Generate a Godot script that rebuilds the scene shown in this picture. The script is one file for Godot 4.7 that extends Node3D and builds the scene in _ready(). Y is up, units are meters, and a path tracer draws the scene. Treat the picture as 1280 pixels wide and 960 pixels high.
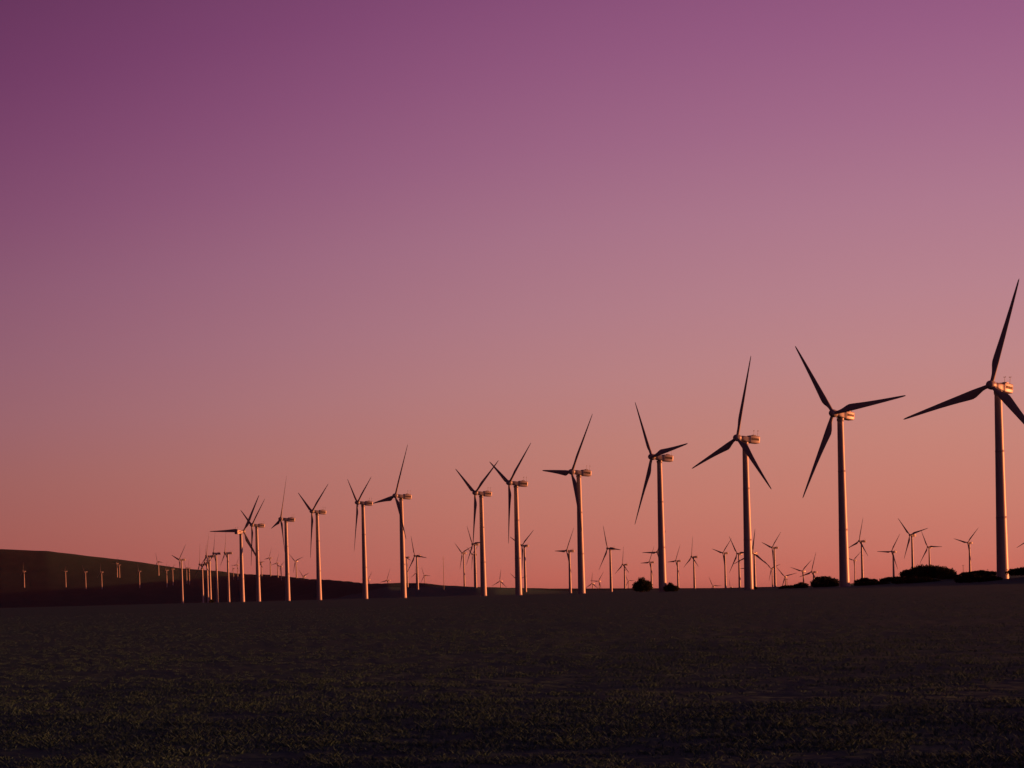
extends Node3D
# A wind farm on a level plain at dusk: a long row of turbines runs away from the
# camera, more rows stand farther off, and a dark hill rises at one side.

const EYE := 1.9                 # height of the lens above the ground at the camera
const SUN_BEARING := 79.0        # degrees clockwise from the view direction
const SUN_HEIGHT := 1.2

# ---- the lie of the land, by bearing from the origin (tangent of the bearing) ----
# rise: tangent of the angle under which the far ridge stands; foot and crest: metres out
# to where the slope begins and ends; beyond: height of the ground past the crest
const RISE := [
	[-0.4000, 0.03000],
	[-0.2462, 0.02827],
	[-0.2231, 0.02692],
	[-0.1923, 0.02231],
	[-0.1769, 0.02000],
	[-0.1577, 0.01654],
	[-0.1404, 0.01481],
	[-0.1308, 0.01346],
	[-0.1115, 0.01212],
	[-0.1000, 0.01038],
	[-0.0808, 0.00865],
	[-0.0692, 0.00708],
	[-0.0538, 0.00704],
	[-0.0423, 0.00669],
	[-0.0308, 0.00519],
	[-0.0154, 0.00404],
	[0.0038, 0.00319],
	[0.0231, 0.00231],
	[0.0538, 0.00169],
	[0.1000, 0.00058],
	[0.1385, 0.00058],
	[0.1754, 0.00154],
	[0.1904, 0.00269],
	[0.2227, 0.00462],
	[0.2327, 0.00346],
	[0.2462, 0.00346],
	[0.4077, 0.00385],
]
const FOOT := [
	[-0.1308, 3600],
	[-0.0769, 2000],
	[-0.0538, 1500],
	[-0.0308, 1400],
	[-0.0077, 1300],
	[0.0231, 1800],
	[0.1231, 1700],
	[0.1327, 1200],
	[0.1577, 1200],
	[0.1692, 1500],
]
const CREST := [
	[-0.1308, 8000],
	[-0.0923, 4800],
	[-0.0692, 3300],
	[-0.0600, 3000],
	[-0.0500, 3300],
	[-0.0423, 3150],
	[-0.0173, 2400],
	[-0.0077, 2400],
	[0.0231, 3200],
	[0.1212, 3200],
	[0.1327, 1700],
	[0.1577, 1700],
	[0.1673, 3000],
	[0.2154, 3000],
]
const BEYOND := [
	[-0.1308, 60],
	[-0.0923, 25],
	[-0.0692, 8],
	[-0.0308, 0],
	[0.0231, -20],
	[0.1385, -20],
	[0.1769, -8],
]

# ---- turbines: kind, x, z, hub height above datum, size, heading, rotor angle, label ----
const TURBINES := [
	[0, 112.5, -476.4, 46.8, 1.01, -45.9, 16, "tallest white wind turbine, its foot hidden by bushes, at one end of the row"],
	[0, 86.6, -541.3, 46.7, 0.97, -49.3, 84, "white wind turbine, second of the long row from the bushy end, rotor tilted"],
	[0, 70.8, -621.4, 46.8, 1.01, -60.8, 12, "white wind turbine, third of the long row from the bushy end, one blade upright"],
	[0, 50.8, -700.4, 46.9, 1.01, -65.9, 84, "white wind turbine, fourth of the long row from the bushy end, rotor tilted"],
	[0, 25.9, -771.6, 46.7, 1.02, -64.4, 35, "white wind turbine, fifth of the long row from the bushy end, rotor tilted"],
	[0, 2.7, -830.0, 46.4, 1.01, -67.3, 54, "white wind turbine, sixth of the long row from the bushy end, one blade hanging"],
	[0, -12.2, -898.3, 46.1, 1.00, -63.0, 59, "white wind turbine, seventh of the long row from the bushy end, one blade hanging"],
	[0, -47.6, -913.8, 46.5, 0.99, -62.3, 25, "white wind turbine, eighth of the long row from the bushy end, rotor tilted"],
	[0, -68.8, -975.9, 46.8, 0.95, -69.5, 62, "white wind turbine, ninth of the long row from the bushy end, one blade hanging"],
	[0, -98.5, -1063.2, 46.9, 0.98, -62.8, 57, "white wind turbine, tenth of the long row from the bushy end, one blade hanging"],
	[0, -122.6, -1137.9, 46.4, 1.01, -71.6, 20, "white wind turbine, eleventh of the long row from the bushy end, rotor tilted"],
	[0, -150.0, -1230.6, 46.9, 1.01, -63.6, 54, "white wind turbine, twelfth of the long row from the bushy end, one blade hanging"],
	[0, -170.4, -1315.0, 46.2, 1.09, 151.4, 88, "white wind turbine, thirteenth of the long row from the bushy end, rotor tilted"],
	[0, -267.0, -1884.3, 46.2, 0.86, -69.9, 5, "white wind turbine, fourteenth of the long row from the bushy end, one blade upright"],
	[0, -256.6, -1884.5, 46.3, 0.88, -70.1, 116, "white wind turbine, fifteenth of the long row from the bushy end, one blade upright"],
	[0, -297.2, -2049.6, 47.5, 0.99, -69.7, 11, "white wind turbine, sixteenth of the long row from the bushy end, one blade upright"],
	[0, -349.2, -2204.0, 48.0, 0.90, -57.7, 44, "white wind turbine, seventeenth of the long row from the bushy end, rotor tilted"],
	[0, -352.4, -2410.6, 48.0, 0.93, -64.4, 4, "white wind turbine, eighteenth of the long row from the bushy end, one blade upright"],
	[0, -374.3, -2518.9, 48.2, 1.04, -67.0, 108, "white wind turbine, nineteenth of the long row from the bushy end, one blade upright"],
	[4, -1246.5, -5321.4, 93.7, 0.96, -59.3, 0, "small pale turbine tower on the dark hillside, thirteenth counting away from the long row"],
	[4, -1151.0, -5371.4, 91.8, 0.93, -57.4, 37, "small pale turbine tower on the dark hillside, twelfth counting away from the long row"],
	[4, -1086.3, -5306.6, 88.0, 0.98, -54.8, 74, "small pale turbine tower on the dark hillside, eleventh counting away from the long row"],
	[4, -1050.3, -5331.7, 86.7, 0.97, -52.1, 111, "small pale turbine tower on the dark hillside, tenth counting away from the long row"],
	[4, -1155.9, -6101.7, 123.5, 0.94, -49.3, 28, "small pale turbine tower on the dark hillside, ninth counting away from the long row"],
	[4, -1143.4, -6071.1, 118.1, 0.87, -61.9, 65, "small pale turbine tower on the dark hillside, eighth counting away from the long row"],
	[4, -979.3, -5476.4, 88.5, 0.98, -59.3, 102, "small pale turbine tower on the dark hillside, seventh counting away from the long row"],
	[4, -927.5, -5596.6, 91.5, 1.05, -57.0, 19, "small pale turbine tower on the dark hillside, sixth counting away from the long row"],
	[4, -939.6, -5771.7, 97.0, 1.04, -54.0, 56, "small pale turbine tower on the dark hillside, fifth counting away from the long row"],
	[4, -931.5, -5966.8, 101.9, 1.04, -51.1, 93, "small pale turbine tower on the dark hillside, fourth counting away from the long row"],
	[4, -909.9, -5876.4, 100.2, 1.09, -63.7, 10, "small pale turbine tower on the dark hillside, third counting away from the long row"],
	[4, -1001.4, -6861.5, 138.9, 1.11, -61.2, 47, "small pale turbine tower on the dark hillside, second counting away from the long row"],
	[4, -879.2, -6581.2, 105.8, 0.80, -58.8, 84, "small pale turbine tower on the dark hillside, first counting away from the long row"],
	[3, -1096.5, -6467.5, 131.9, 1.30, -46.1, 96, "small hill-crest wind turbine beyond the seventeenth row turbine, rotor tilted"],
	[3, -871.5, -6622.1, 119.0, 1.18, -50.2, 26, "small hill-crest wind turbine beyond the thirteenth row turbine, rotor tilted"],
	[3, -759.3, -6326.9, 119.7, 1.11, -53.1, 89, "small hill-crest wind turbine beyond the twelfth row turbine, rotor tilted"],
	[3, -717.0, -6192.1, 129.5, 1.30, -54.9, 23, "small hill-crest wind turbine beyond the eleventh row turbine, rotor tilted, larger of two"],
	[3, -649.2, -5781.9, 106.5, 1.09, -50.5, 19, "small hill-crest wind turbine beyond the eleventh row turbine, rotor tilted, smaller of two"],
	[3, -595.0, -5376.8, 89.4, 0.92, -45.4, 52, "small hill-crest wind turbine beyond the eleventh row turbine, one blade hanging, smaller of two"],
	[3, -556.3, -5382.8, 102.3, 1.28, -39.7, 70, "small hill-crest wind turbine beyond the eleventh row turbine, one blade hanging, larger of two"],
	[2, -628.6, -6302.5, 72.9, 1.30, -47.6, 72, "tiny wind turbine on the skyline beyond the tenth row turbine, one blade hanging"],
	[2, -357.4, -5207.5, 48.1, 1.00, -41.6, 35, "tiny wind turbine on the skyline beyond the ninth row turbine, rotor tilted"],
	[2, -239.3, -4031.5, 35.5, 1.00, -52.7, 22, "tiny wind turbine on the skyline beyond the eighth row turbine, rotor tilted, larger of two"],
	[1, -130.2, -2601.0, 52.0, 0.78, -63.8, 105, "mid-distance wind turbine beyond the eighth row turbine, rotor tilted, smaller of two"],
	[1, -104.9, -2317.6, 47.7, 1.02, -54.2, 97, "mid-distance wind turbine beyond the eighth row turbine, rotor tilted, larger of two"],
	[2, -263.9, -5756.7, 67.0, 1.00, -51.2, 0, "tiny wind turbine on the skyline beyond the eighth row turbine, one blade upright"],
	[2, -214.9, -5162.6, 54.5, 1.00, -47.0, 93, "tiny wind turbine on the skyline beyond the eighth row turbine, rotor tilted, smaller of two"],
	[1, -63.7, -2803.3, 59.4, 0.93, -50.9, 69, "mid-distance wind turbine beyond the seventh row turbine, one blade hanging, larger of two"],
	[1, -38.6, -2234.9, 57.0, 1.02, -57.9, 86, "mid-distance wind turbine beyond the seventh row turbine, rotor tilted"],
	[1, -52.6, -2961.0, 60.2, 0.96, -65.4, 58, "mid-distance wind turbine beyond the seventh row turbine, one blade hanging, smaller of two"],
	[2, -22.6, -4290.5, 30.3, 1.00, -41.8, 5, "tiny wind turbine on the skyline beyond the sixth row turbine, one blade upright"],
	[2, 14.3, -4201.3, 29.7, 1.00, -36.7, 67, "tiny wind turbine on the skyline beyond the sixth row turbine, one blade hanging"],
	[1, 13.4, -2045.0, 49.7, 1.00, -56.5, 53, "mid-distance wind turbine beyond the sixth row turbine, one blade hanging"],
	[1, 54.9, -1955.9, 41.7, 1.02, -64.5, 31, "mid-distance wind turbine beyond the fifth row turbine, rotor tilted, larger of two"],
	[1, 98.2, -2057.7, 44.9, 1.06, -61.7, 95, "mid-distance wind turbine beyond the fifth row turbine, rotor tilted, smaller of two"],
	[1, 155.2, -2852.5, 39.0, 1.02, -66.0, 0, "mid-distance wind turbine beyond the fourth row turbine, one blade upright, smaller of two"],
	[2, 192.8, -4577.1, 26.2, 1.00, -41.5, 34, "tiny wind turbine on the skyline beyond the fifth row turbine, rotor tilted"],
	[2, 174.0, -4470.0, 21.1, 1.00, -44.8, 1, "tiny wind turbine on the skyline beyond the fifth row turbine, one blade upright"],
	[2, 322.0, -5721.1, 30.3, 1.00, -43.7, 88, "tiny wind turbine on the skyline beyond the fourth row turbine, rotor tilted"],
	[1, 149.4, -2094.6, 40.6, 1.02, -56.7, 31, "mid-distance wind turbine beyond the fourth row turbine, rotor tilted, largest of three"],
	[1, 192.7, -2866.2, 41.5, 1.02, -64.3, 28, "mid-distance wind turbine beyond the fourth row turbine, rotor tilted, smallest of three"],
	[1, 225.8, -2823.9, 41.8, 1.02, -66.9, 27, "mid-distance wind turbine beyond the fourth row turbine, rotor tilted, middling of three"],
	[1, 218.2, -2484.4, 41.3, 1.02, -70.4, 120, "mid-distance wind turbine beyond the fourth row turbine, one blade upright, larger of two"],
	[1, 274.4, -2669.8, 48.1, 1.04, -60.4, 44, "mid-distance wind turbine beyond the third row turbine, rotor tilted, third largest of four"],
	[1, 264.6, -2415.8, 42.5, 1.02, -47.7, 87, "mid-distance wind turbine beyond the third row turbine, rotor tilted, second largest of four"],
	[2, 449.9, -4639.2, 9.0, 1.00, -42.4, 90, "tiny wind turbine on the skyline beyond the third row turbine, rotor tilted, smaller of two"],
	[2, 596.0, -5657.9, 6.0, 1.00, -51.6, 107, "tiny wind turbine on the skyline beyond the third row turbine, one blade upright"],
	[1, 359.8, -3151.4, 32.3, 0.82, -52.0, 30, "mid-distance wind turbine beyond the third row turbine, rotor tilted, smallest of four"],
	[1, 248.5, -2125.0, 37.7, 1.02, -38.4, 5, "mid-distance wind turbine beyond the third row turbine, one blade upright"],
	[1, 395.0, -3151.5, 30.8, 0.80, -48.2, 71, "mid-distance wind turbine beyond the third row turbine, one blade hanging"],
	[1, 300.2, -2371.0, 47.6, 1.02, -66.4, 46, "mid-distance wind turbine beyond the third row turbine, rotor tilted, largest of four"],
	[2, 479.2, -3639.0, 20.6, 1.00, -35.3, 76, "tiny wind turbine on the skyline beyond the third row turbine, rotor tilted, larger of two"],
	[2, 450.0, -3208.0, 26.2, 1.00, -45.6, 46, "tiny wind turbine on the skyline beyond the second row turbine, one blade hanging"],
	[2, 353.9, -2437.5, 19.2, 1.00, -62.3, 17, "tiny wind turbine on the skyline beyond the second row turbine, rotor tilted"],
	[1, 360.7, -2138.7, 47.5, 1.00, -66.8, 12, "mid-distance wind turbine beyond the second row turbine, one blade upright"],
	[1, 669.2, -4054.2, 51.2, 1.00, -50.6, 48, "mid-distance wind turbine beyond the second row turbine, one blade hanging"],
	[1, 454.3, -2473.2, 41.1, 1.00, -55.0, 32, "mid-distance wind turbine beyond the second row turbine, rotor tilted, smaller of two"],
	[1, 394.1, -2042.6, 50.0, 1.00, -54.1, 76, "mid-distance wind turbine beyond the second row turbine, rotor tilted, larger of two"],
	[1, 536.4, -2667.6, 48.8, 1.00, -52.8, 91, "mid-distance wind turbine beyond the first row turbine, rotor tilted, smaller of two"],
	[1, 548.9, -2490.1, 49.6, 1.00, -57.0, 44, "mid-distance wind turbine beyond the first row turbine, rotor tilted, larger of two"],
	[1, 627.1, -2493.5, 54.2, 1.00, -39.9, 120, "mid-distance wind turbine beyond the first row turbine, one blade upright"],
]
const GROUPS := ["wind turbines of the long row", "turbines of the rows farther off", "turbines on the skyline", "turbines on the hill crest", "turbines on the dark hillside"]

var M := {}
var counts := {}
var noise := FastNoiseLite.new()
var fine := FastNoiseLite.new()
var tower_mesh: ArrayMesh
var nacelle_mesh: ArrayMesh
var vent_mesh: ArrayMesh
var hatch_mesh: ArrayMesh
var instrument_mesh: ArrayMesh
var bearing_mesh: ArrayMesh
var hub_mesh: ArrayMesh
var blade_mesh: ArrayMesh

func _ready() -> void:
	set_camera()
	set_sky_and_sun()
	set_materials()
	build_ground()
	build_turbine_meshes()
	for t in TURBINES:
		build_turbine(t)
	build_bushes()
	build_masts()
	build_grass()

# ------------------------------------------------------------------ camera and light
func set_camera() -> void:
	var c := Camera3D.new()
	c.name = "camera"
	add_child(c)
	c.projection = Camera3D.PROJECTION_FRUSTUM
	c.near = 1.0
	c.far = 60000.0
	c.size = 960.0 / 2600.0
	c.frustum_offset = Vector2(0, 263.0 / 2600.0)   # shift lens: level camera, much sky
	c.position = Vector3(0, EYE, 0)
	c.rotation = Vector3(0, 0, -atan(0.026))        # the photographer held it a little askew
	c.current = true

func lin(r: float, g: float, b: float) -> Color:
	return Color(r / 255.0, g / 255.0, b / 255.0).srgb_to_linear()

func set_sky_and_sun() -> void:
	# dusk sky: colour by height above the horizon, brighter towards the sun
	var hs := [0.0, 0.9, 2.3, 4.0, 5.8, 7.6, 9.8, 12.0, 14.2, 16.3, 24.0, 40.0, 90.0]
	var cs := [
		lin(187, 99, 86),
		lin(190, 111, 97),
		lin(192, 121, 106),
		lin(190, 128, 117),
		lin(184, 130, 130),
		lin(177, 126, 136),
		lin(168, 117, 137),
		lin(157, 103, 133),
		lin(146, 90, 127),
		lin(135, 79, 120),
		lin(92, 48, 90),
		lin(48, 25, 55),
		lin(26, 15, 36),
]
	var w := 1024
	var h := 512
	var img := Image.create(w, h, false, Image.FORMAT_RGBF)
	for x in w:
		var az: float = (x + 0.5) / w * 360.0            # 0 is straight ahead, clockwise
		var off: float = absf(wrapf(az - SUN_BEARING, -180.0, 180.0))
		var glow: float = 0.26 + 0.90 / (1.0 + exp((off - 91.0) / 10.0))
		var thin: float = 0.95 + 0.32 / (1.0 + exp((88.0 - off) / 6.0))   # the warm band thins away from the sun
		var rose: float = 1.0 - 0.17 / (1.0 + exp((86.0 - off) / 5.0))      # and reddens
		for y in h:
			var el: float = maxf(90.0 - (y + 0.5) / h * 180.0, 0.0)
			var e: float = minf(el * lerpf(thin, 1.0, smoothstep(20.0, 60.0, el)), 90.0)
			var c: Color = cs[0]
			for k in range(hs.size() - 1):
				if e <= hs[k + 1]:
					c = cs[k].lerp(cs[k + 1], (e - hs[k]) / (hs[k + 1] - hs[k]))
					break
			var g: float = lerpf(glow, 0.7, smoothstep(20.0, 90.0, el))
			img.set_pixel(x, y, Color(c.r * g, c.g * g * rose, c.b * g))
	var sm := PanoramaSkyMaterial.new()
	sm.panorama = ImageTexture.create_from_image(img)
	var sky := Sky.new()
	sky.sky_material = sm
	var env := Environment.new()
	env.background_mode = Environment.BG_SKY
	env.sky = sky
	env.background_energy_multiplier = 0.55
	env.tonemap_mode = Environment.TONE_MAPPER_LINEAR
	env.tonemap_exposure = 1.82
	env.sdfgi_enabled = true
	env.ssao_enabled = true
	env.ssil_enabled = true
	env.fog_enabled = true
	env.fog_density = 0.0000025
	env.fog_light_color = Color(1.0, 0.72, 0.66)
	var we := WorldEnvironment.new()
	we.name = "world_environment"
	we.environment = env
	add_child(we)
	var sun := DirectionalLight3D.new()
	sun.name = "sun"
	sun.light_energy = 1.6
	sun.light_color = Color(1.0, 0.54, 0.32)
	sun.light_angular_distance = 0.6
	sun.shadow_enabled = true
	add_child(sun)
	var b := deg_to_rad(SUN_BEARING)
	var e := deg_to_rad(SUN_HEIGHT)
	var to_sun := Vector3(sin(b) * cos(e), sin(e), -cos(b) * cos(e))
	sun.look_at_from_position(to_sun * 100.0, Vector3.ZERO, Vector3.UP)

# ------------------------------------------------------------------ materials
func noise_texture(sd: int, freq: float, ramp: Gradient, normal := false, bump := 4.0) -> NoiseTexture2D:
	var n := FastNoiseLite.new()
	n.seed = sd
	n.frequency = freq
	n.fractal_octaves = 5
	var t := NoiseTexture2D.new()
	t.width = 512
	t.height = 512
	t.seamless = true
	t.noise = n
	if normal:
		t.as_normal_map = true
		t.bump_strength = bump
	else:
		t.color_ramp = ramp
	return t

func ramp(stops: Array) -> Gradient:
	var g := Gradient.new()
	var o := PackedFloat32Array()
	var c := PackedColorArray()
	for s in stops:
		o.append(s[0])
		c.append(s[1])
	g.offsets = o
	g.colors = c
	return g

func base(r: float, g: float, b: float) -> Color:
	return Color(r, g, b).linear_to_srgb()

func plain(c: Color, rough: float, metal := 0.0) -> StandardMaterial3D:
	var m := StandardMaterial3D.new()
	m.albedo_color = c
	m.roughness = rough
	m.metallic = metal
	return m

func set_materials() -> void:
	noise.seed = 11
	noise.frequency = 1.0
	noise.fractal_octaves = 4
	fine.seed = 5
	fine.frequency = 1.0
	fine.fractal_octaves = 3
	# weathered off-white paint
	var p := plain(Color.WHITE, 0.44)
	p.albedo_texture = noise_texture(3, 0.012, ramp([[0.0, base(0.24, 0.236, 0.232)], [0.55, base(0.262, 0.258, 0.254)], [1.0, base(0.28, 0.276, 0.272)]]))
	p.uv1_triplanar = true
	p.uv1_scale = Vector3(0.07, 0.07, 0.07)
	M.paint = p
	var bl := plain(Color.WHITE, 0.55)
	bl.metallic_specular = 0.4
	bl.albedo_texture = p.albedo_texture
	bl.uv1_triplanar = true
	bl.uv1_scale = Vector3(0.11, 0.11, 0.11)
	M.blade = bl
	M.vent = plain(base(0.035, 0.03, 0.03), 0.8)
	M.steel = plain(base(0.12, 0.12, 0.12), 0.5, 0.6)
	M.wood = plain(base(0.09, 0.065, 0.045), 0.9)
	# dry pasture
	var g := plain(Color.WHITE, 1.0)
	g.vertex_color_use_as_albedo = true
	g.albedo_texture = noise_texture(21, 0.02, ramp([[0.0, base(0.7, 0.75, 0.7)], [0.5, base(0.85, 0.85, 0.85)], [1.0, base(1.0, 0.98, 0.95)]]))
	g.normal_enabled = true
	g.normal_texture = noise_texture(22, 0.03, null, true, 6.0)
	g.normal_scale = 0.25
	g.metallic_specular = 0.13
	g.uv1_triplanar = true
	g.uv1_world_triplanar = true
	g.uv1_scale = Vector3(0.06, 0.06, 0.06)
	M.ground = g
	var lf := plain(base(0.022, 0.034, 0.020), 0.9)
	lf.metallic_specular = 0.2
	lf.cull_mode = BaseMaterial3D.CULL_DISABLED
	M.leaf = lf
	M.bark = plain(base(0.07, 0.05, 0.035), 0.95)

# ------------------------------------------------------------------ nodes
func numbered(called: String) -> String:
	var n: int = counts.get(called, 0)
	counts[called] = n + 1
	return called if n == 0 else "%s_%03d" % [called, n]

func thing(called: String, label: String, category: String, at: Vector3, group := "") -> Node3D:
	var o := Node3D.new()
	o.name = numbered(called)
	add_child(o)
	o.position = at
	o.set_meta("label", label)
	o.set_meta("category", category)
	if group != "":
		o.set_meta("group", group)
	return o

func part(called: String, mesh: Mesh, m: Material, parent: Node, tf := Transform3D.IDENTITY) -> MeshInstance3D:
	var o := MeshInstance3D.new()
	o.name = called
	o.mesh = mesh
	o.material_override = m
	o.transform = tf
	parent.add_child(o, true)
	return o

# ------------------------------------------------------------------ shapes
# rings of equal length joined into a skin, closed at both ends
func loft(rings: Array, smooth := true, st: SurfaceTool = null) -> SurfaceTool:
	if st == null:
		st = SurfaceTool.new()
		st.begin(Mesh.PRIMITIVE_TRIANGLES)
	st.set_smooth_group(0 if smooth else -1)
	var n: int = rings[0].size()
	for i in range(rings.size() - 1):
		var a: PackedVector3Array = rings[i]
		var b: PackedVector3Array = rings[i + 1]
		for k in n:
			var q := (k + 1) % n
			for v in [a[k], b[k], b[q], a[k], b[q], a[q]]:
				st.add_vertex(v)
	st.set_smooth_group(-1)
	for e in [[rings[0], true], [rings[-1], false]]:
		var r: PackedVector3Array = e[0]
		var mid := Vector3.ZERO
		for v in r:
			mid += v / n
		for k in n:
			var q := (k + 1) % n
			if e[1]:
				for v in [mid, r[k], r[q]]: st.add_vertex(v)
			else:
				for v in [mid, r[q], r[k]]: st.add_vertex(v)
	return st

func done(st: SurfaceTool) -> ArrayMesh:
	st.generate_normals()
	return st.commit()

# profile of [radius, height] turned about the y axis
func lathe(profile: Array, n: int) -> Array:
	var rings := []
	for p in profile:
		var r := PackedVector3Array()
		for k in n:
			var a := TAU * k / n
			r.append(Vector3(cos(a) * p[0], p[1], sin(a) * p[0]))
		rings.append(r)
	return rings

func rod(st: SurfaceTool, a: Vector3, b: Vector3, ra: float, rb: float, n := 6) -> SurfaceTool:
	var d := (b - a).normalized()
	var u := d.cross(Vector3.UP if absf(d.y) < 0.9 else Vector3.RIGHT).normalized()
	var v := d.cross(u)
	var r1 := PackedVector3Array()
	var r2 := PackedVector3Array()
	for k in n:
		var t := -TAU * k / n
		var o := u * cos(t) + v * sin(t)
		r1.append(a + o * ra)
		r2.append(b + o * rb)
	return loft([r1, r2], true, st)

# rounded rectangle across z
func section(z: float, w: float, h: float, round: float, dy: float) -> PackedVector3Array:
	var r := PackedVector3Array()
	for q in 4:
		var cx: float = (w / 2 - round) * [1, -1, -1, 1][q]
		var cy: float = (h / 2 - round) * [1, 1, -1, -1][q]
		for s in 5:
			var a := PI / 2 * (q + s / 4.0)
			r.append(Vector3(cx + cos(a) * round, dy + cy + sin(a) * round, z))
	return r

# ------------------------------------------------------------------ wind turbine
const TOWER := 43.6
func build_turbine_meshes() -> void:
	# tower: three tapered tubes with slim flanges where they are bolted together
	var prof := [[1.5, -1.5], [1.5, 0.12], [1.39, 0.16], [1.387, 0.35], [1.382, 0.7]]
	for f in [0.34, 0.69]:
		var r := lerpf(1.39, 0.82, f)
		prof.append_array([[r + 0.012, TOWER * f - 0.6], [r + 0.007, TOWER * f - 0.3], [r + 0.005, TOWER * f - 0.14], [r + 0.04, TOWER * f - 0.12], [r + 0.04, TOWER * f + 0.12], [r - 0.005, TOWER * f + 0.14], [r - 0.007, TOWER * f + 0.3], [r - 0.012, TOWER * f + 0.6]])
	prof.append_array([[0.855, TOWER - 1.2], [0.845, TOWER - 0.8], [0.84, TOWER - 0.5], [0.95, TOWER - 0.4], [0.95, TOWER]])
	tower_mesh = done(loft(lathe(prof, 36)))
	bearing_mesh = done(loft(lathe([[0.98, -1.42], [0.98, -1.0]], 24)))
	# nacelle: a round nose growing into a long box that tucks in at the tail
	nacelle_mesh = done(loft([
		section(1.75, 1.25, 1.25, 0.6, 0.0), section(1.3, 1.6, 1.6, 0.7, 0.0), section(0.8, 1.75, 1.7, 0.5, -0.05),
		section(-0.2, 1.9, 1.75, 0.36, -0.12), section(-1.15, 1.95, 1.8, 0.3, -0.12), section(-1.3, 2.1, 2.2, 0.26, 0.0), section(-1.42, 2.15, 2.25, 0.26, 0.02),
		section(-4.4, 2.15, 2.2, 0.26, 0.05), section(-4.75, 1.95, 1.9, 0.3, 0.1), section(-4.9, 1.5, 1.4, 0.3, 0.12)]))
	# louvred strip let into each flank
	var st := SurfaceTool.new()
	st.begin(Mesh.PRIMITIVE_TRIANGLES)
	for k in 5:
		var y := -0.26 + k * 0.13
		loft([section(-1.6, 0.07, 0.11, 0.015, y), section(-4.3, 0.07, 0.11, 0.015, y)], false, st)
	vent_mesh = done(st)
	hatch_mesh = done(loft([section(-2.6, 1.1, 0.36, 0.1, 1.26), section(-3.6, 1.1, 0.36, 0.1, 1.26)]))
	var ins := SurfaceTool.new()
	ins.begin(Mesh.PRIMITIVE_TRIANGLES)
	rod(ins, Vector3(0, 0, 0), Vector3(0, 1.7, 0), 0.05, 0.04)
	rod(ins, Vector3(-0.22, 1.62, 0), Vector3(0.22, 1.62, 0), 0.03, 0.03)
	for s in [-1, 1]:
		rod(ins, Vector3(0.22 * s, 1.56, 0), Vector3(0.22 * s, 1.8, 0), 0.075, 0.05)
	instrument_mesh = done(ins)
	# hub with a domed nose
	var hp := [[0.7, -0.95], [0.98, -0.85], [1.05, -0.3], [1.03, 0.3], [0.92, 0.75], [0.68, 1.1], [0.36, 1.32], [0.05, 1.38]]
	var hub := lathe(hp, 24)
	for r in hub:
		for k in r.size():
			r[k] = Vector3(r[k].x, -r[k].z, r[k].y)
	hub_mesh = done(loft(hub))
	# blade along +y, leading edge at +x: distance out, chord, leading edge, thickness, twist
	var rings := []
	for s in [[0.55, 0.92, 0.46, 1.0, 12.0], [1.6, 0.92, 0.46, 1.0, 12.0], [2.4, 1.08, 0.47, 0.8, 12.0], [3.4, 1.5, 0.5, 0.5, 12.0], [4.4, 1.92, 0.52, 0.34, 11.0],
			[5.3, 2.1, 0.53, 0.27, 10.0], [6.4, 2.0, 0.51, 0.24, 8.5], [8.2, 1.78, 0.48, 0.21, 6.5], [11.0, 1.48, 0.44, 0.19, 4.5], [14.5, 1.16, 0.38, 0.18, 2.5],
			[18.0, 0.88, 0.31, 0.17, 1.5], [21.0, 0.65, 0.24, 0.16, 0.7], [23.0, 0.48, 0.18, 0.15, 0.2], [24.0, 0.33, 0.11, 0.14, 0.0], [24.4, 0.1, 0.02, 0.14, 0.0]]:
		var r := PackedVector3Array()
		var round_: float = clampf((s[3] - 0.27) / 0.73, 0.0, 1.0)
		for k in 16:
			var a := -TAU * k / 16.0
			var along := (1.0 - cos(a)) / 2.0                                    # 0 leading, 1 trailing
			var foil: float = 2.6 * sqrt(along) * (1.0 - along) * 0.5
			var thick: float = lerpf(foil, absf(sin(a)) * 0.5, round_) * signf(sin(a))
			var x: float = s[2] - along * s[1]
			var z: float = thick * s[3] * s[1]
			var tw := deg_to_rad(-s[4])
			r.append(Vector3(x * cos(tw) + z * sin(tw), s[0], -x * sin(tw) + z * cos(tw)))
		rings.append(r)
	blade_mesh = done(loft(rings))

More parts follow.
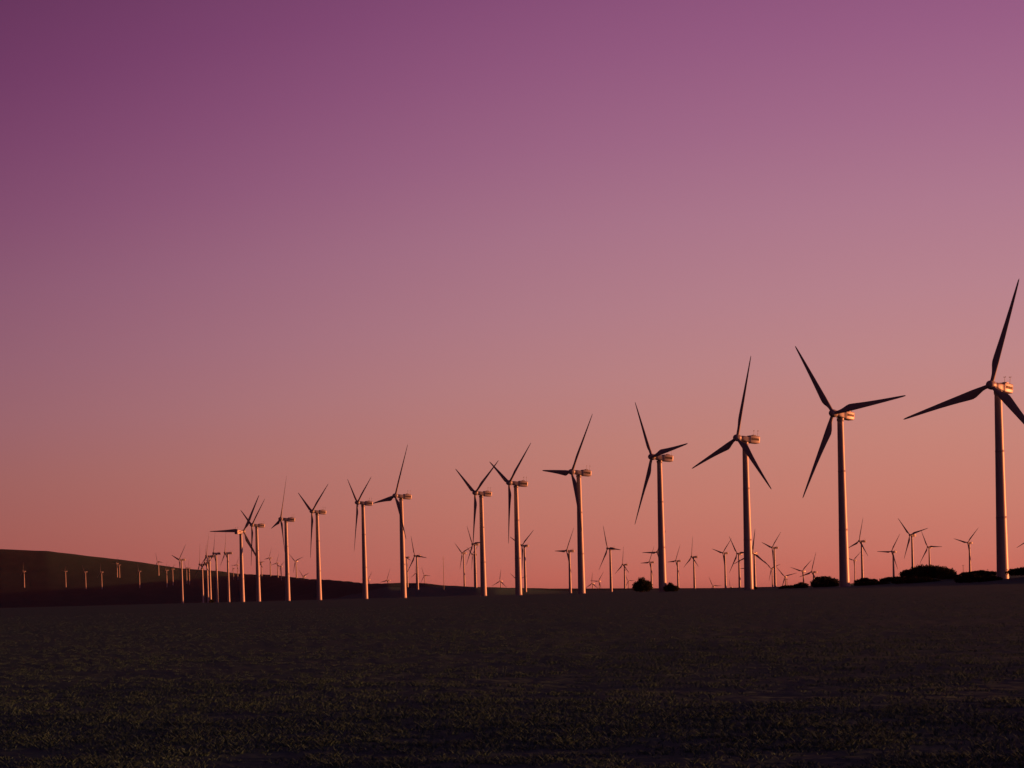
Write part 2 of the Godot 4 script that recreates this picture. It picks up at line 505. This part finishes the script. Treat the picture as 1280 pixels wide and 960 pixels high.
func build_turbine(t: Array) -> void:
	var ground_y := land(t[1], t[2])
	var hub_y: float = t[3] - ground_y
	var s: float = t[4]
	var o := thing("wind_turbine", t[7], "wind turbine", Vector3(t[1], ground_y, t[2]), GROUPS[t[0]])
	var head := Basis(Vector3.UP, deg_to_rad(t[5])) * Basis(Vector3.RIGHT, deg_to_rad(-5.0))
	var head_at := Vector3(0, hub_y - 2.8 * s * sin(deg_to_rad(5.0)), 0)
	var high: float = head_at.y - 1.3 * s
	part("tower", tower_mesh, M.paint, o, Transform3D(Basis.from_scale(Vector3(s, high / TOWER, s)), Vector3.ZERO))
	var sc := head.scaled_local(Vector3.ONE * s)
	part("yaw_bearing", bearing_mesh, M.steel, o, Transform3D(Basis.from_scale(Vector3.ONE * s), head_at))
	var nac := part("nacelle", nacelle_mesh, M.paint, o, Transform3D(sc, head_at))
	if t[0] < 2:
		for q in [-1, 1]:
			part("vent_strip", vent_mesh, M.vent, nac, Transform3D(Basis.IDENTITY, Vector3(1.075 * q, 0.1, 0)))
		part("roof_hatch", hatch_mesh, M.paint, nac)
		for q in [[-0.45, -3.4], [0.45, -4.2]]:
			part("instrument_mast", instrument_mesh, M.steel, nac, Transform3D(Basis.IDENTITY, Vector3(q[0], 1.1, q[1])))
	var hub_at := head_at + head * Vector3(0, 0, 2.8 * s)
	part("hub", hub_mesh, M.paint, o, Transform3D(sc, hub_at))
	for k in 3:
		var turn := head * Basis(Vector3.BACK, -deg_to_rad(t[6] + 120.0 * k))
		part("blade", blade_mesh, M.blade, o, Transform3D(turn.scaled_local(Vector3.ONE * s), hub_at))

# ------------------------------------------------------------------ ground
func table(a: Array, u: float) -> float:
	if u <= a[0][0]:
		return a[0][1]
	for i in range(a.size() - 1):
		if u <= a[i + 1][0]:
			return lerpf(a[i][1], a[i + 1][1], (u - a[i][0]) / (a[i + 1][0] - a[i][0]))
	return a[-1][1]

func land(x: float, z: float) -> float:
	var d := maxf(-z, 1.0)
	var r := Vector2(x, z).length()
	var u := clampf(x / d, -3.0, 3.0)
	var near_y := 1.5 * smoothstep(0.0, 450.0, maxf(d, r * 0.3))
	# a low bank under the bushes by the end of the row
	near_y += 2.3 * exp(-pow((x - 124.0) / 24.0, 2) - pow((z + 565.0) / 60.0, 2)) + 2.2 * exp(-pow((x - 117.0) / 16.0, 2) - pow((z + 425.0) / 32.0, 2))
	if z > -600.0:
		return near_y
	var e := table(RISE, u)
	var a := table(FOOT, u)
	var b := table(CREST, u)
	var y := near_y + e * d * smoothstep(a, b, d)
	if d > b:
		var yb := near_y + e * b
		y = yb + (table(BEYOND, u) - yb) * smoothstep(0.0, 1200.0, d - b)
	return y

func ground_point(az: float, r: float) -> Vector3:
	var x := sin(az) * r
	var z := -cos(az) * r
	var y := land(x, z)
	# clods and tussocks near by, soft swells farther off
	var rough := fine.get_noise_2d(x * 0.9, z * 0.9) * 0.008 + fine.get_noise_2d(x * 0.11 + 40, z * 0.11) * 0.03
	y += rough * clampf(1.0 - (r - 60.0) / 240.0, 0.15, 1.0) * smoothstep(1.0, 8.0, r)
	if y > 8.0:
		y += noise.get_noise_2d(x * 0.004, z * 0.004) * minf(y * 0.06, 2.5)
	return Vector3(x, y, z)

func ground_tint(p: Vector3) -> Color:
	# grass, dry grass and bare earth in patches
	var n := noise.get_noise_2d(p.x * 0.02, p.z * 0.008) * 0.5 + 0.5
	var m := noise.get_noise_2d(p.x * 0.25 + 90, p.z * 0.1) * 0.5 + 0.5
	var c: Color = Color(0.062, 0.165, 0.132).lerp(Color(0.065, 0.168, 0.132), smoothstep(0.3, 0.7, n))
	c = c.lerp(Color(0.072, 0.162, 0.128), smoothstep(0.5, 0.8, m) * 0.6)
	# past a ragged line, shade is painted in to offset sun on the hill
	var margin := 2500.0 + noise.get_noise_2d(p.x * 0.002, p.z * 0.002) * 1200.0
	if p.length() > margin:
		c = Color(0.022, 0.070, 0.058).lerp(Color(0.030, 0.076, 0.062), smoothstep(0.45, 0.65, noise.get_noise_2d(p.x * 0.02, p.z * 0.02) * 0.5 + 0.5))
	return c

func build_ground() -> void:
	var azs := []
	var a := -180.0
	while a < 180.0:
		azs.append(deg_to_rad(a))
		a += 0.1 if absf(a) < 16.5 else (1.0 if absf(a) < 24.0 else 6.0)
	azs.append(deg_to_rad(180.0))
	var rs := [0.0]
	var r := 1.0
	while r < 24000.0:
		rs.append(r)
		r *= 1.035 if r < 400.0 else 1.05 if r < 1000.0 else 1.025 if r < 9000.0 else 1.15
	var n: int = azs.size()
	var verts := PackedVector3Array()
	var cols := PackedColorArray()
	var idx := PackedInt32Array()
	for q in rs:
		for az in azs:
			var p := ground_point(az, q)
			verts.append(p)
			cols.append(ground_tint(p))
	for i in range(rs.size() - 1):
		for k in range(n - 1):
			var v := i * n + k
			idx.append_array(PackedInt32Array([v, v + n, v + n + 1, v, v + n + 1, v + 1]))
	var arr := []
	arr.resize(Mesh.ARRAY_MAX)
	arr[Mesh.ARRAY_VERTEX] = verts
	arr[Mesh.ARRAY_COLOR] = cols
	arr[Mesh.ARRAY_INDEX] = idx
	var raw := ArrayMesh.new()
	raw.add_surface_from_arrays(Mesh.PRIMITIVE_TRIANGLES, arr)
	var st := SurfaceTool.new()
	st.create_from(raw, 0)
	st.generate_normals()
	var o := MeshInstance3D.new()
	o.name = "ground"
	o.mesh = st.commit()
	o.material_override = M.ground
	o.set_meta("kind", "structure")
	o.set_meta("label", "dark grassy plain rising to a low hill at one side")
	add_child(o)

# ------------------------------------------------------------------ bushes
func crown(rng: RandomNumberGenerator, w: float, h: float, depth: float, lobes: int, low: float) -> ArrayMesh:
	# clumps of leaves spread through several uneven lobes
	var st := SurfaceTool.new()
	st.begin(Mesh.PRIMITIVE_TRIANGLES)
	st.set_smooth_group(-1)
	var balls := []
	for k in lobes:
		var f := (k + 0.5) / lobes * 2.0 - 1.0
		var top := h * lerpf(1.0, 0.55, f * f) * rng.randf_range(0.8, 1.0)
		var rx := w / lobes * rng.randf_range(0.8, 1.15)
		balls.append([Vector3(f * w * 0.40, (top + low) * 0.44, rng.randf_range(-0.3, 0.3) * depth), Vector3(minf(rx, w * 0.5), (top - low) * 0.58, depth * 0.42)])
	for b in balls:
		var size: Vector3 = b[1]
		var n := int(clampf(size.x * size.y * 520.0, 700.0, 4500.0))
		for i in n:
			var dir := Vector3(rng.randfn(), rng.randfn(), rng.randfn()).normalized()
			var bump := 0.86 + 0.36 * noise.get_noise_3d(dir.x * 2.2 + b[0].x, dir.y * 2.2, dir.z * 2.2)
			var at: Vector3 = b[0] + dir * size * pow(rng.randf(), 0.33) * bump
			if at.y < 0.02:
				continue
			var s := rng.randf_range(0.12, 0.3)
			var u := Vector3(rng.randfn(), rng.randfn(), rng.randfn()).normalized()
			var v := u.cross(Vector3(rng.randfn(), rng.randfn(), rng.randfn())).normalized()
			var p := [at - u * s, at + v * s * 0.5, at + u * s, at - v * s * 0.5]
			for q in [0, 1, 2, 0, 2, 3]:
				st.add_vertex(p[q])
	return done(st)

func bush(called: String, label: String, category: String, x: float, z: float, w: float, h: float, lobes: int, sd: int, trunk := 0.0) -> void:
	var rng := RandomNumberGenerator.new()
	rng.seed = sd
	var o := thing(called, label, category, Vector3(x, land(x, z), z), "bushes and low trees on the plain")
	var st := SurfaceTool.new()
	st.begin(Mesh.PRIMITIVE_TRIANGLES)
	var fork := Vector3(0.1, maxf(trunk, h * 0.25), 0)
	rod(st, Vector3(0, -0.3, 0), fork, 0.06 + h * 0.03, 0.04 + h * 0.02, 8)
	for k in 5:
		var a := TAU * k / 5.0 + rng.randf()
		rod(st, fork, Vector3(cos(a) * w * 0.28, h * rng.randf_range(0.55, 0.8), sin(a) * w * 0.2), 0.03 + h * 0.012, 0.02, 6)
	part("trunk", done(st), M.bark, o)
	part("crown", crown(rng, w, h, minf(w, h * 1.6), lobes, trunk), M.leaf, o)

func build_bushes() -> void:
	bush("bush", "broad domed bush clump with the bumpiest tall outline on the plain", "bush", 112.4, -560, 16.0, 4.2, 7, 1)
	bush("bush", "lower spreading bush beside the broad domed clump", "bush", 139.2, -640, 15.0, 3.1, 6, 2)
	bush("bush", "wide flat-topped bush in front of the second row turbine's foot", "bush", 86.4, -575, 8.6, 3.8, 5, 3)
	bush("bush", "small rounded bush just past the second row turbine", "bush", 102.3, -600, 6.4, 2.1, 4, 4)
	bush("bush", "low bush at the foot of the tallest turbine, running on past it", "bush", 108.5, -430, 13.0, 2.1, 5, 5)
	bush("bush", "taller bush behind the low bush at the tallest turbine's foot", "bush", 120.0, -440, 12.0, 1.7, 6, 6)
	bush("small_tree", "round dark tree beside the fourth row turbine", "tree", 45.0, -720, 6.2, 6.0, 3, 7, 0.5)
	bush("bush", "small round bush between the fourth row turbine and its neighbours", "bush", 53.4, -700, 4.8, 3.2, 3, 8)
	bush("bush", "low scrub strip between the second and third row turbines", "bush", 85.0, -640, 6.0, 1.1, 5, 9)
	bush("bush", "tiny shrub beside the foot of the third row turbine", "bush", 75.5, -650, 2.2, 1.0, 2, 10)
	bush("bush", "lone shrub hiding part of the sixteenth row turbine's foot", "bush", -274.6, -1900, 4.4, 3.4, 3, 11)
	bush("bush", "long low bush between the small rounded bush and the domed clump", "bush", 113.5, -600, 9.0, 1.2, 5, 12)
	bush("bush", "ragged hedge-like bush filling the gap before the tallest turbine", "bush", 126.5, -560, 13.0, 1.5, 7, 14)
	bush("bush", "low ragged bush under the near flank of the domed clump", "bush", 105.0, -570, 9.0, 1.7, 5, 15)
	bush("bush", "low scrub in front of the tallest turbine's foot", "bush", 97.5, -435, 11.0, 1.7, 7, 16)
	bush("bush", "straggling scrub strip in front of the domed clump", "bush", 102.0, -525, 13.0, 1.7, 8, 17)
	bush("bush", "straggling scrub strip between the domed clump and tallest turbine", "bush", 115.0, -530, 14.0, 1.4, 8, 18)
	bush("bush", "thin scrub strip in front of the small rounded bush", "bush", 93.5, -540, 10.0, 1.2, 6, 19)
	bush("bush", "little shrub leaning on the wide flat-topped bush", "bush", 82.0, -590, 4.0, 1.9, 3, 13)

# ------------------------------------------------------------------ masts and poles
func build_masts() -> void:
	var x := -71.7
	var z := -2200.0
	var g := land(x, z)
	var o := thing("measuring_mast", "thin upright measuring mast standing alone between the seventh and eighth row turbines", "mast", Vector3(x, g, z))
	var st := SurfaceTool.new()
	st.begin(Mesh.PRIMITIVE_TRIANGLES)
	rod(st, Vector3(0, -0.5, 0), Vector3(0, 36.0, 0), 0.3, 0.2, 8)
	part("pole", done(st), M.steel, o)
	for k in 3:
		var a := TAU * k / 3.0 + 0.4
		st = SurfaceTool.new()
		st.begin(Mesh.PRIMITIVE_TRIANGLES)
		rod(st, Vector3(0, 30.0, 0), Vector3(cos(a) * 16.0, land(x + cos(a) * 16.0, z + sin(a) * 16.0) - g, sin(a) * 16.0), 0.02, 0.02, 4)
		part("guy_wire", done(st), M.steel, o)
	st = SurfaceTool.new()
	st.begin(Mesh.PRIMITIVE_TRIANGLES)
	rod(st, Vector3(-1.2, 33.0, 0), Vector3(1.2, 33.0, 0), 0.06, 0.06, 6)
	part("sensor_arm", done(st), M.steel, o)
	for q in [[152.1, -1150.0, 5.2, "short wooden pole past the third row turbine, among low scrub"], [216.0, -1200.0, 5.0, "short wooden pole between the small rounded bush and the domed clump"], [282.3, -1300.0, 11.6, "tall wooden pole rising behind the lower spreading bush"], [297.5, -1300.0, 8.6, "wooden pole standing close to the tallest turbine's tower"]]:
		var p := thing("utility_pole", q[3], "pole", Vector3(q[0], land(q[0], q[1]), q[1]), "wooden poles on the plain")
		var s1 := SurfaceTool.new()
		s1.begin(Mesh.PRIMITIVE_TRIANGLES)
		rod(s1, Vector3(0, -0.5, 0), Vector3(0, q[2], 0), 0.17, 0.12, 8)
		part("pole", done(s1), M.wood, p)
		var s2 := SurfaceTool.new()
		s2.begin(Mesh.PRIMITIVE_TRIANGLES)
		rod(s2, Vector3(-0.7, q[2] - 0.5, 0.16), Vector3(0.7, q[2] - 0.5, 0.16), 0.07, 0.07, 4)
		part("crossarm", done(s2), M.wood, p)

# ------------------------------------------------------------------ grass
func build_grass() -> void:
	var rng := RandomNumberGenerator.new()
	rng.seed = 77
	var st := SurfaceTool.new()
	st.begin(Mesh.PRIMITIVE_TRIANGLES)
	st.set_smooth_group(-1)
	for k in 7:
		var a := TAU * k / 7.0 + rng.randf() * 0.6
		var root := Vector3(cos(a), 0, sin(a)) * rng.randf_range(0.01, 0.05)
		var side := Vector3(-sin(a), 0, cos(a)) * 0.008
		var mid := root + Vector3(cos(a) * 0.03, 0.09, sin(a) * 0.03)
		var tip := root + Vector3(cos(a), 0, sin(a)) * rng.randf_range(0.05, 0.13) + Vector3.UP * rng.randf_range(0.12, 0.2)
		for v in [root - side, mid - side * 0.8, mid + side * 0.8, root - side, mid + side * 0.8, root + side, mid - side * 0.8, tip, mid + side * 0.8]:
			st.add_vertex(v)
	var mm := MultiMesh.new()
	mm.transform_format = MultiMesh.TRANSFORM_3D
	mm.mesh = done(st)
	var spots := []
	while spots.size() < 70000:
		var r := 14.0 * pow(18.0, rng.randf())
		var az := deg_to_rad(rng.randf_range(-24.0, 24.0))
		var p := ground_point(az, r)
		var n := fine.get_noise_2d(p.x * 0.35, p.z * 0.35) + noise.get_noise_2d(p.x * 0.05, p.z * 0.05)
		if n < rng.randf_range(-0.6, 0.1):
			continue
		var s := rng.randf_range(0.2, 0.42) * (1.0 + n * 0.3)
		spots.append(Transform3D(Basis(Vector3.UP, rng.randf() * TAU).scaled(Vector3(s * 2.2, s, s * 2.2)), p - Vector3(0, 0.01, 0)))
	mm.instance_count = spots.size()
	for i in spots.size():
		mm.set_instance_transform(i, spots[i])
	var o := MultiMeshInstance3D.new()
	o.name = "grass"
	o.multimesh = mm
	var m := plain(base(0.052, 0.135, 0.108), 1.0)
	m.metallic_specular = 0.3
	m.cull_mode = BaseMaterial3D.CULL_DISABLED
	o.material_override = m
	o.set_meta("kind", "stuff")
	o.set_meta("label", "short dark tufts of grass scattered over the plain")
	o.set_meta("category", "grass")
	add_child(o)
